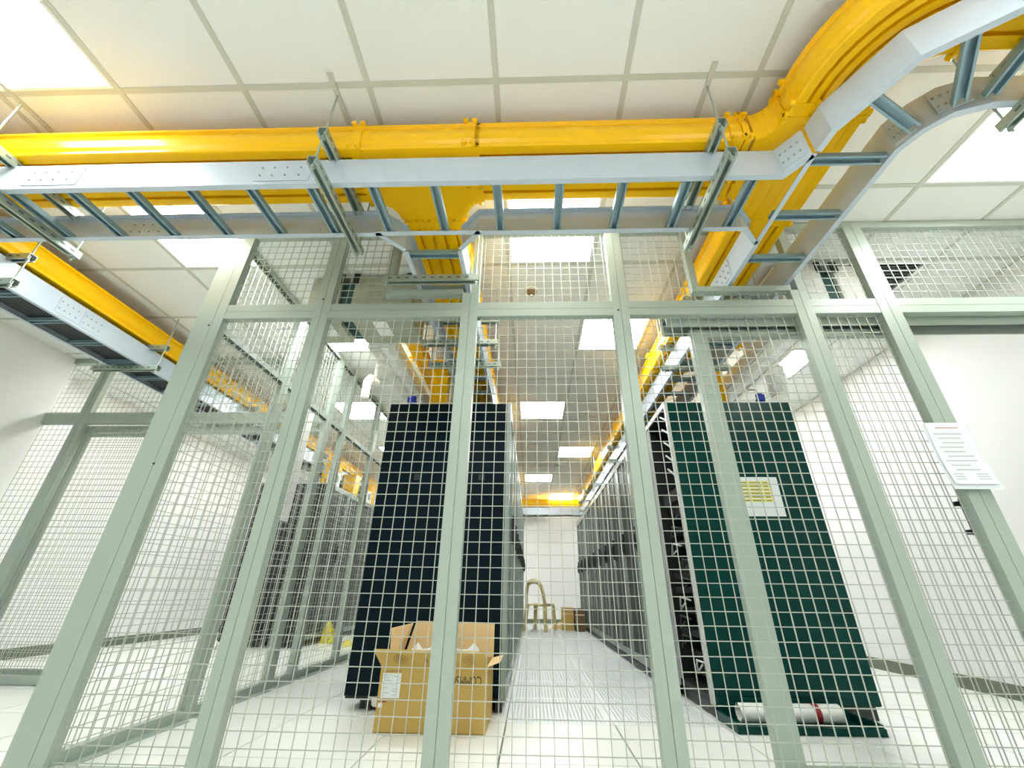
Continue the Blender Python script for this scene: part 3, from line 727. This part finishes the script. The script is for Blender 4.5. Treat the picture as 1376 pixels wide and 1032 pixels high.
# ------------------------------------------------------------------ busways, feed boxes, pipes, plugs above the racks
def busway(label, x0, x1, y0, y1):
    t = thing('busway', label, 'busway', ((x0+x1)/2, y0, 2.4))
    MB().box(x0, x1, y0, y1, 2.36, 2.47).build('busway_casing', M['white'], t)
    MB().box(x0+.02, x0+.10, y0, y1, 2.35, 2.36).box(x1-.05, x1-.01, y0, y1, 2.352, 2.36).build('cover_strip', M['cream'], t)
    for q in (.5, 3): MB().box(x0+.02, x1-.02, y0+q, y0+q+.03, 2.47, HC-.001).build('hanging_bracket', M['cream'], t)
    return t
busway('white overhead busway above the left rack next to the grey feed box', -1.29, -1.07, 2.74, 9)
busway('white overhead busway above the open right rack', 1.80, 2.05, 2.56, 9)
def feedbox(label, x0, x1, y0, y1, z0, m_, gap):
    t = thing('feed_box', label, 'electrical box', ((x0+x1)/2, (y0+y1)/2, z0))
    g0, g1 = gap
    for a, b_ in ((x0, g0), (g1, x1)):
        o = B(a, b_, y0, y1, z0, HC-.03).build('box_casing', m_, t, bevel=.004)
        xc = a+(b_-a)*.45
        MB().box(xc-.05, xc+.05, y0+.03, y0+.27, z0-.004, z0).build('cover_plate', M['white'], o)
    B(g0, g1, y0+.03, y1, z0+.04, HC-.05).build('gland_plate', M['teal'], t)
    for q in ((g0-.02, g0+.015, y0-.012, y0-.001), (g1-.015, g1+.03, y0-.012, y0-.001), (x1-.06, x1-.02, y0-.012, y0-.001)): B(*q, HC-.09, HC-.001).build('hanging_bracket', M['kick'], t)
feedbox('olive-grey busway feed box hung under the ceiling behind the left fence bays', -1.62, -.86, 2.36, 2.735, 2.40, M['box'], (-1.40, -1.30))
feedbox('white busway feed box hung under the ceiling behind the right fence bays', 1.72, 2.42, 2.30, 2.55, 2.42, M['white'], (2.03, 2.13))
def pipe(label, x, y, z0, z1, r_):
    t = thing('insulated_pipe', label, 'pipe', (x, y, z0))
    MB().tube([(x, y, z0), (x, y, z1), (x, y+.05, z1+.06), (x, y+.2, z1+.085)], r_, 16).build('insulation', M['white'], t)
    MB().tube([(x, y, z0-.012), (x, y, z0)], r_*.8, 16).build('end_cap', M['cream'], t)
    MB().box(x-.01, x+.01, y+.14, y+.17, z1+.09, HC-.002).build('clamp', M['cream'], t)
pipe('white insulated pipe end hanging left of the left rack top', -1.60, 3.55, 2.30, 2.48, .04)
pipe('white insulated pipe end hanging right of the open rack top', 2.20, 3.35, 2.22, 2.46, .085)
def plug(label, x, y, z):
    t = thing('power_connector', label, 'connector', (x, y, z))
    MB().tube([(x, y, z), (x, y, z+.07), (x, y, z+.075), (x, y, z+.10), (x, y, z+.105), (x, y, z+.15)], [.026, .026, .036, .036, .028, .028], 12).build('connector_body', M['blue'], t)
    MB().box(x-.038, x+.02, y-.042, y-.03, z+.08, z+.13).build('locking_lid', M['blue'], t)
    MB().tube([(x, y, z+.15), (x, y+.02, z+.2), (x-.03, y+.1, z+.24)], .009, 8).build('supply_cable', M['white'], t)
plug('blue power connector standing on the left rack top', -1.03, 3.25, RKH+.002)
plug('blue power connector standing on the open right rack top', 1.93, 3.22, RKH+.002)
jb = thing('junction_box', 'small white junction box on the left rack top behind the blue connector', 'box', (-.95, 3.45, RKH+.002))
MB().box(-.99, -.90, 3.40, 3.52, RKH+.002, RKH+.15).build('box_body', M['white'], jb); MB().box(-.995, -.895, 3.395, 3.525, RKH+.15, RKH+.165).build('box_lid', M['dark'], jb)

# ceiling fittings
sm_ = thing('smoke_detector', 'round brown smoke detector on the ceiling behind the fence middle bay', 'detector', (.005, 2.56, HC))
MB().tube([(.005, 2.56, HC), (.005, 2.56, HC-.012)], .05, 20).build('detector_base', M['cream'], sm_)
MB().tube([(.005, 2.56, HC-.012), (.005, 2.56, HC-.03), (.005, 2.56, HC-.05)], [.042, .04, .022], 20).build('detector_head', M['brass'], sm_)
MB().tube([(.005, 2.56, HC-.05), (.005, 2.56, HC-.056)], .010, 10).build('detector_lens', M['white'], sm_)
for x, y, lab in ((.72, 5.0, 'small round detector on the ceiling near the aisle light by the raceway'), (.5, 7.5, 'small round detector on the ceiling farther down the aisle')):
    q = thing('smoke_detector', lab, 'detector', (x, y, HC))
    MB().tube([(x, y, HC), (x, y, HC-.012)], .05, 14).build('detector_base', M['white'], q)
    MB().tube([(x, y, HC-.012), (x, y, HC-.04)], [.04, .025], 14).build('detector_head', M['vent'], q)
av = thing('air_vent', 'grey slatted air vent in the ceiling behind the fence top right panel', 'vent', (2.54, 2.6, HC))
x, y = GX+2.4, GY+1.2
MB().box(x+.012, x+.588, y+.012, y+.04, HC-.002, HC+.02).box(x+.012, x+.588, y+.56, y+.588, HC-.002, HC+.02).box(x+.012, x+.04, y+.04, y+.56, HC-.002, HC+.02).box(x+.56, x+.588, y+.04, y+.56, HC-.002, HC+.02).build('vent_frame', M['white'], av)
B(x+.04, x+.56, y+.04, y+.56, HC+.018, HC+.022).build('vent_back', M['shade_back'], av)
for k in range(20):
    yy = y+.043+k*.0258
    MB().hexa([(x+.04, yy, HC), (x+.56, yy, HC), (x+.56, yy+.004, HC), (x+.04, yy+.004, HC), (x+.04, yy+.022, HC+.017), (x+.56, yy+.022, HC+.017), (x+.56, yy+.026, HC+.017), (x+.04, yy+.026, HC+.017)]).build('slat', M['vent'], av)

# ------------------------------------------------------------------ cardboard box by the left rack
bxr = thing('cardboard_box', 'open brown cardboard box with upside-down lettering standing before the left rack', 'box', (-.525, 2.85, 0))
bx0, bx1, by0, by1, bh, tk_ = -.815, -.240, 2.645, 3.035, .288, .006
MB().box(bx0, bx1, by0, by0+tk_, .002, bh).build('front_wall', M['card'], bxr)
MB().box(bx0, bx1, by1-tk_, by1, .002, bh).build('back_wall', M['card'], bxr)
MB().box(bx0, bx0+tk_, by0+tk_, by1-tk_, .002, bh).build('side_wall', M['card'], bxr)
MB().box(bx1-tk_, bx1, by0+tk_, by1-tk_, .002, bh).build('side_wall', M['card'], bxr)
MB().box(bx0+tk_, bx1-tk_, by0+tk_, by1-tk_, .002, .008).build('bottom', M['card'], bxr)
MB().box(bx0, bx1, by0-.001, by0, .002, .007).box(bx0+.28, bx0+.283, by0-.0012, by0, .007, bh).build('edge_crease', M['ink2'], bxr)
ffl = MB().hexa([(bx0, by0, bh-.002), (bx1, by0, bh-.002), (bx1, by0+.005, bh), (bx0, by0+.005, bh), (bx0-.02, by0-.10, bh+.082), (bx1-.01, by0-.10, bh+.078), (bx1-.01, by0-.097, bh+.084), (bx0-.02, by0-.097, bh+.088)]).build('flap', M['card'], bxr)
# print on the flap (slanted)
def flp(x, t): return (x, by0-.10*t-.0012, bh-.002+.082*t-.0012)
fp = MB()
for cx_, rx in ((-.70, .04), (-.335, .03)):
    for k in range(20):
        a0, a1 = 2*PI*k/20, 2*PI*(k+1)/20
        for ra_, rb__ in ((1, .9), (.72, .60), (.4, .2)):
            P_ = [flp(cx_+rx*q*math.cos(a), .5+.3*q*math.sin(a)) for q, a in ((ra_, a0), (ra_, a1), (rb__, a1), (rb__, a0))]
            fp.quad(*P_)
fp.add([flp(-.575, .5), flp(-.555, .75), flp(-.555, .25)], [(0, 1, 2)])
fp.build('flap_print', M['ink2'], ffl, kind='stuff')
MB().hexa([(bx0+.02, by1-.006, bh), (bx1, by1-.006, bh), (bx1, by1, bh), (bx0+.02, by1, bh), (bx0+.07, by1+.0, bh+.19), (bx1+.0, by1+.0, bh+.185), (bx1, by1+.006, bh+.185), (bx0+.07, by1+.006, bh+.19)]).build('flap', M['cardin'], bxr)
MB().hexa([(bx0+.001, by0+.14, bh), (bx0+.007, by0+.14, bh), (bx0+.007, by1-.02, bh), (bx0+.001, by1-.02, bh), (bx0-.02, by0+.16, bh+.165), (bx0-.014, by0+.16, bh+.165), (bx0+.06, by1-.03, bh+.18), (bx0+.054, by1-.03, bh+.18)]).build('flap', M['cardin'], bxr)
MB().hexa([(bx1-.006, by0+.02, bh), (bx1, by0+.02, bh), (bx1, by1-.03, bh), (bx1-.006, by1-.03, bh), (bx1+.062, by0+.06, bh+.022), (bx1+.064, by0+.06, bh+.016), (bx1+.064, by1-.07, bh+.016), (bx1+.062, by1-.07, bh+.022)]).build('flap', M['cardin'], bxr)
cp = MB(); random.seed(5)
pts = [(bx0+.10+.032*i, by0+.10+.02*math.sin(i*1.7), bh+.048+.055*abs(math.sin(i*.9))*(1 if i in (2, 3, 4, 5, 10, 11, 12) else .5)) for i in range(14)]
for i in range(13):
    a, b_ = pts[i], pts[i+1]
    cp.add([a, b_, (b_[0], b_[1]+.05, bh-.05), (a[0], a[1]+.05, bh-.05), (b_[0], b_[1]-.04, bh-.04), (a[0], a[1]-.04, bh-.04)], [(0, 1, 2, 3), (1, 0, 5, 4)])
tag(cp.build('packing_paper', M['paper']), 'crumpled white packing paper sticking out of the open cardboard box', 'paper')
lbx = MB().box(-.798, -.700, by0-.0022, by0-.0002, .148, .256).build('shipping_label', M['paper'], bxr, label='white shipping label')
lp = MB()
for k, (a, b_, z) in enumerate(((-.79, -.75, .245), (-.79, -.76, .235), (-.74, -.712, .240), (-.785, -.75, .222), (-.785, -.765, .190), (-.74, -.71, .185), (-.742, -.72, .175), (-.785, -.755, .168), (-.74, -.715, .160))):
    lp.box(a, b_, by0-.0026, by0-.0022, z, z+.004)
lp.box(-.747, -.7455, by0-.0026, by0-.0022, .205, .25).build('label_print', M['greyink'], lbx)
MB().box(-.806, -.785, by0-.002, by0-.0002, .108, .126).build('small_sticker', M['paper'], bxr)
MB().box(-.79, -.765, by0-.0014, by0-.0002, .130, .135).build('red_mark', M['red'], bxr, label='small red printed mark')
sp = MB()
for k, (a, b_) in enumerate(((-.785, -.765), (-.76, -.738), (-.733, -.705))): sp.box(a, b_, by0-.0012, by0-.0002, .262, .268)
sp.build('small_print', M['ink2'], bxr)
tcu = bpy.data.curves.new('printed_lettering', 'FONT'); tcu.body = 'COMMSCOPE'; tcu.size = .058; tcu.align_x = 'LEFT'; tcu.extrude = .0004; tcu.space_character = .92
to = bpy.data.objects.new('printed_lettering', tcu); C.objects.link(to); to.parent = bxr
to.location = Vector((-.268, by0-.0008, .247))-bxr.location
to.rotation_euler = Matrix(((-1, 0, 0), (0, 0, -1), (0, -1, 0))).to_euler()
tcu.materials.append(M['ink'])
bpy.context.view_layer.update()
tme_ = bpy.data.meshes.new_from_object(to.evaluated_get(bpy.context.evaluated_depsgraph_get()))
for v_ in tme_.vertices: v_.co.x *= .70
tn = bpy.data.objects.new('printed_text', tme_); C.objects.link(tn); tn.parent = bxr
tn.location = to.location; tn.rotation_euler = to.rotation_euler; tn['kind'] = 'stuff'
bpy.data.objects.remove(to); bpy.data.curves.remove(tcu); tn.name = 'printed_lettering'

# ------------------------------------------------------------------ things at the far end of the aisle
def chair(loc, rz, label):
    t = thing('plastic_chair', label, 'chair', loc, rz)
    # local: seat facing +y
    seat = MB()
    for i in range(6):
        x0, x1 = -.2+.4*i/6, -.2+.4*(i+1)/6; c0, c1 = .012*((i/6-.5)**2)*4, .012*(((i+1)/6-.5)**2)*4
        seat.hexa([(x0, -.19, .42+c0), (x1, -.19, .42+c1), (x1, .21, .425+c1), (x0, .21, .425+c0), (x0, -.19, .435+c0), (x1, -.19, .435+c1), (x1, .21, .44+c1), (x0, .21, .44+c0)])
    seat.box(-.2, .2, .195, .215, .395, .43).build('seat', M['chair'], t, local=True)
    for sx in (-1, 1):
        for sy, yb in ((-.18, -.235), (.19, .225)):
            MB().hexa([(sx*.215-.022, yb-.022, 0), (sx*.215+.022, yb-.022, 0), (sx*.215+.022, yb+.022, 0), (sx*.215-.022, yb+.022, 0), (sx*.18-.03, sy-.03, .425), (sx*.18+.03, sy-.03, .425), (sx*.18+.03, sy+.03, .425), (sx*.18-.03, sy+.03, .425)]).build('leg', M['chair'], t, local=True)
    bk = MB()
    path = [(-.19, -.19, .43), (-.175, -.215, .6), (-.145, -.25, .74), (-.09, -.27, .81), (0, -.275, .83), (.09, -.27, .81), (.145, -.25, .74), (.175, -.215, .6), (.19, -.19, .43)]
    bk.tube(path, [.028, .03, .034, .042, .046, .042, .034, .03, .028], 8)
    bk.build('backrest', M['chair'], t, local=True)
chair((.15, 8.86, 0), math.radians(-26), 'cream plastic chair at the far end of the aisle beside the left racks')
def crate(label, x0, x1, y0, y1, h, m_):
    t = thing('cardboard_box', label, 'box', ((x0+x1)/2, (y0+y1)/2, 0))
    MB().box(x0, x1, y0, y1, .002, h).build('box_body', M[m_], t)
    MB().box(x0-.004, x1+.004, y0-.004, y1+.004, h, h+.012).build('lid', M[m_], t)
    MB().box(x0+.0, x1, y0-.003, y0, h*.72, h*.78).build('tape', M['cardin'], t)
crate('brown cardboard box standing at the far end of the aisle', .57, .78, 8.95, 9.25, .37, 'card')
crate('dark brown box between the brown box and the right rack row', .80, .97, 8.75, 9.15, .36, 'carddk')
pk = tag(MB().hexa([(.36, 9.35, .002), (.60, 9.3, .002), (.60, 9.5, .002), (.36, 9.5, .002), (.40, 9.38, .05), (.60, 9.33, .13), (.60, 9.47, .13), (.40, 9.47, .05)]).build('crumpled_cardboard', M['cardin']), 'crumpled pale cardboard on the floor left of the brown box', 'cardboard')
ys = thing('floor_sign', 'yellow folding floor sign standing by the far left rack row', 'sign', (-2.72, 6.5, 0))
MB().hexa([(-2.86, 6.40, .002), (-2.66, 6.40, .002), (-2.66, 6.42, .002), (-2.86, 6.42, .002), (-2.83, 6.47, .26), (-2.79, 6.47, .26), (-2.79, 6.48, .26), (-2.83, 6.48, .26)]).build('sign_leaf', M['sign'], ys)
MB().hexa([(-2.86, 6.56, .002), (-2.66, 6.56, .002), (-2.66, 6.58, .002), (-2.86, 6.58, .002), (-2.83, 6.485, .26), (-2.79, 6.485, .26), (-2.79, 6.495, .26), (-2.83, 6.495, .26)]).build('sign_leaf', M['sign'], ys)
yb = tag(MB().hexa([(-2.42, 6.1, .002), (-2.28, 6.08, .002), (-2.28, 6.22, .002), (-2.42, 6.22, .002), (-2.40, 6.12, .07), (-2.31, 6.11, .05), (-2.31, 6.2, .05), (-2.40, 6.2, .08)]).build('yellow_wedge', M['sign']), 'small yellow wedge on the floor right of the folding sign', 'wedge')
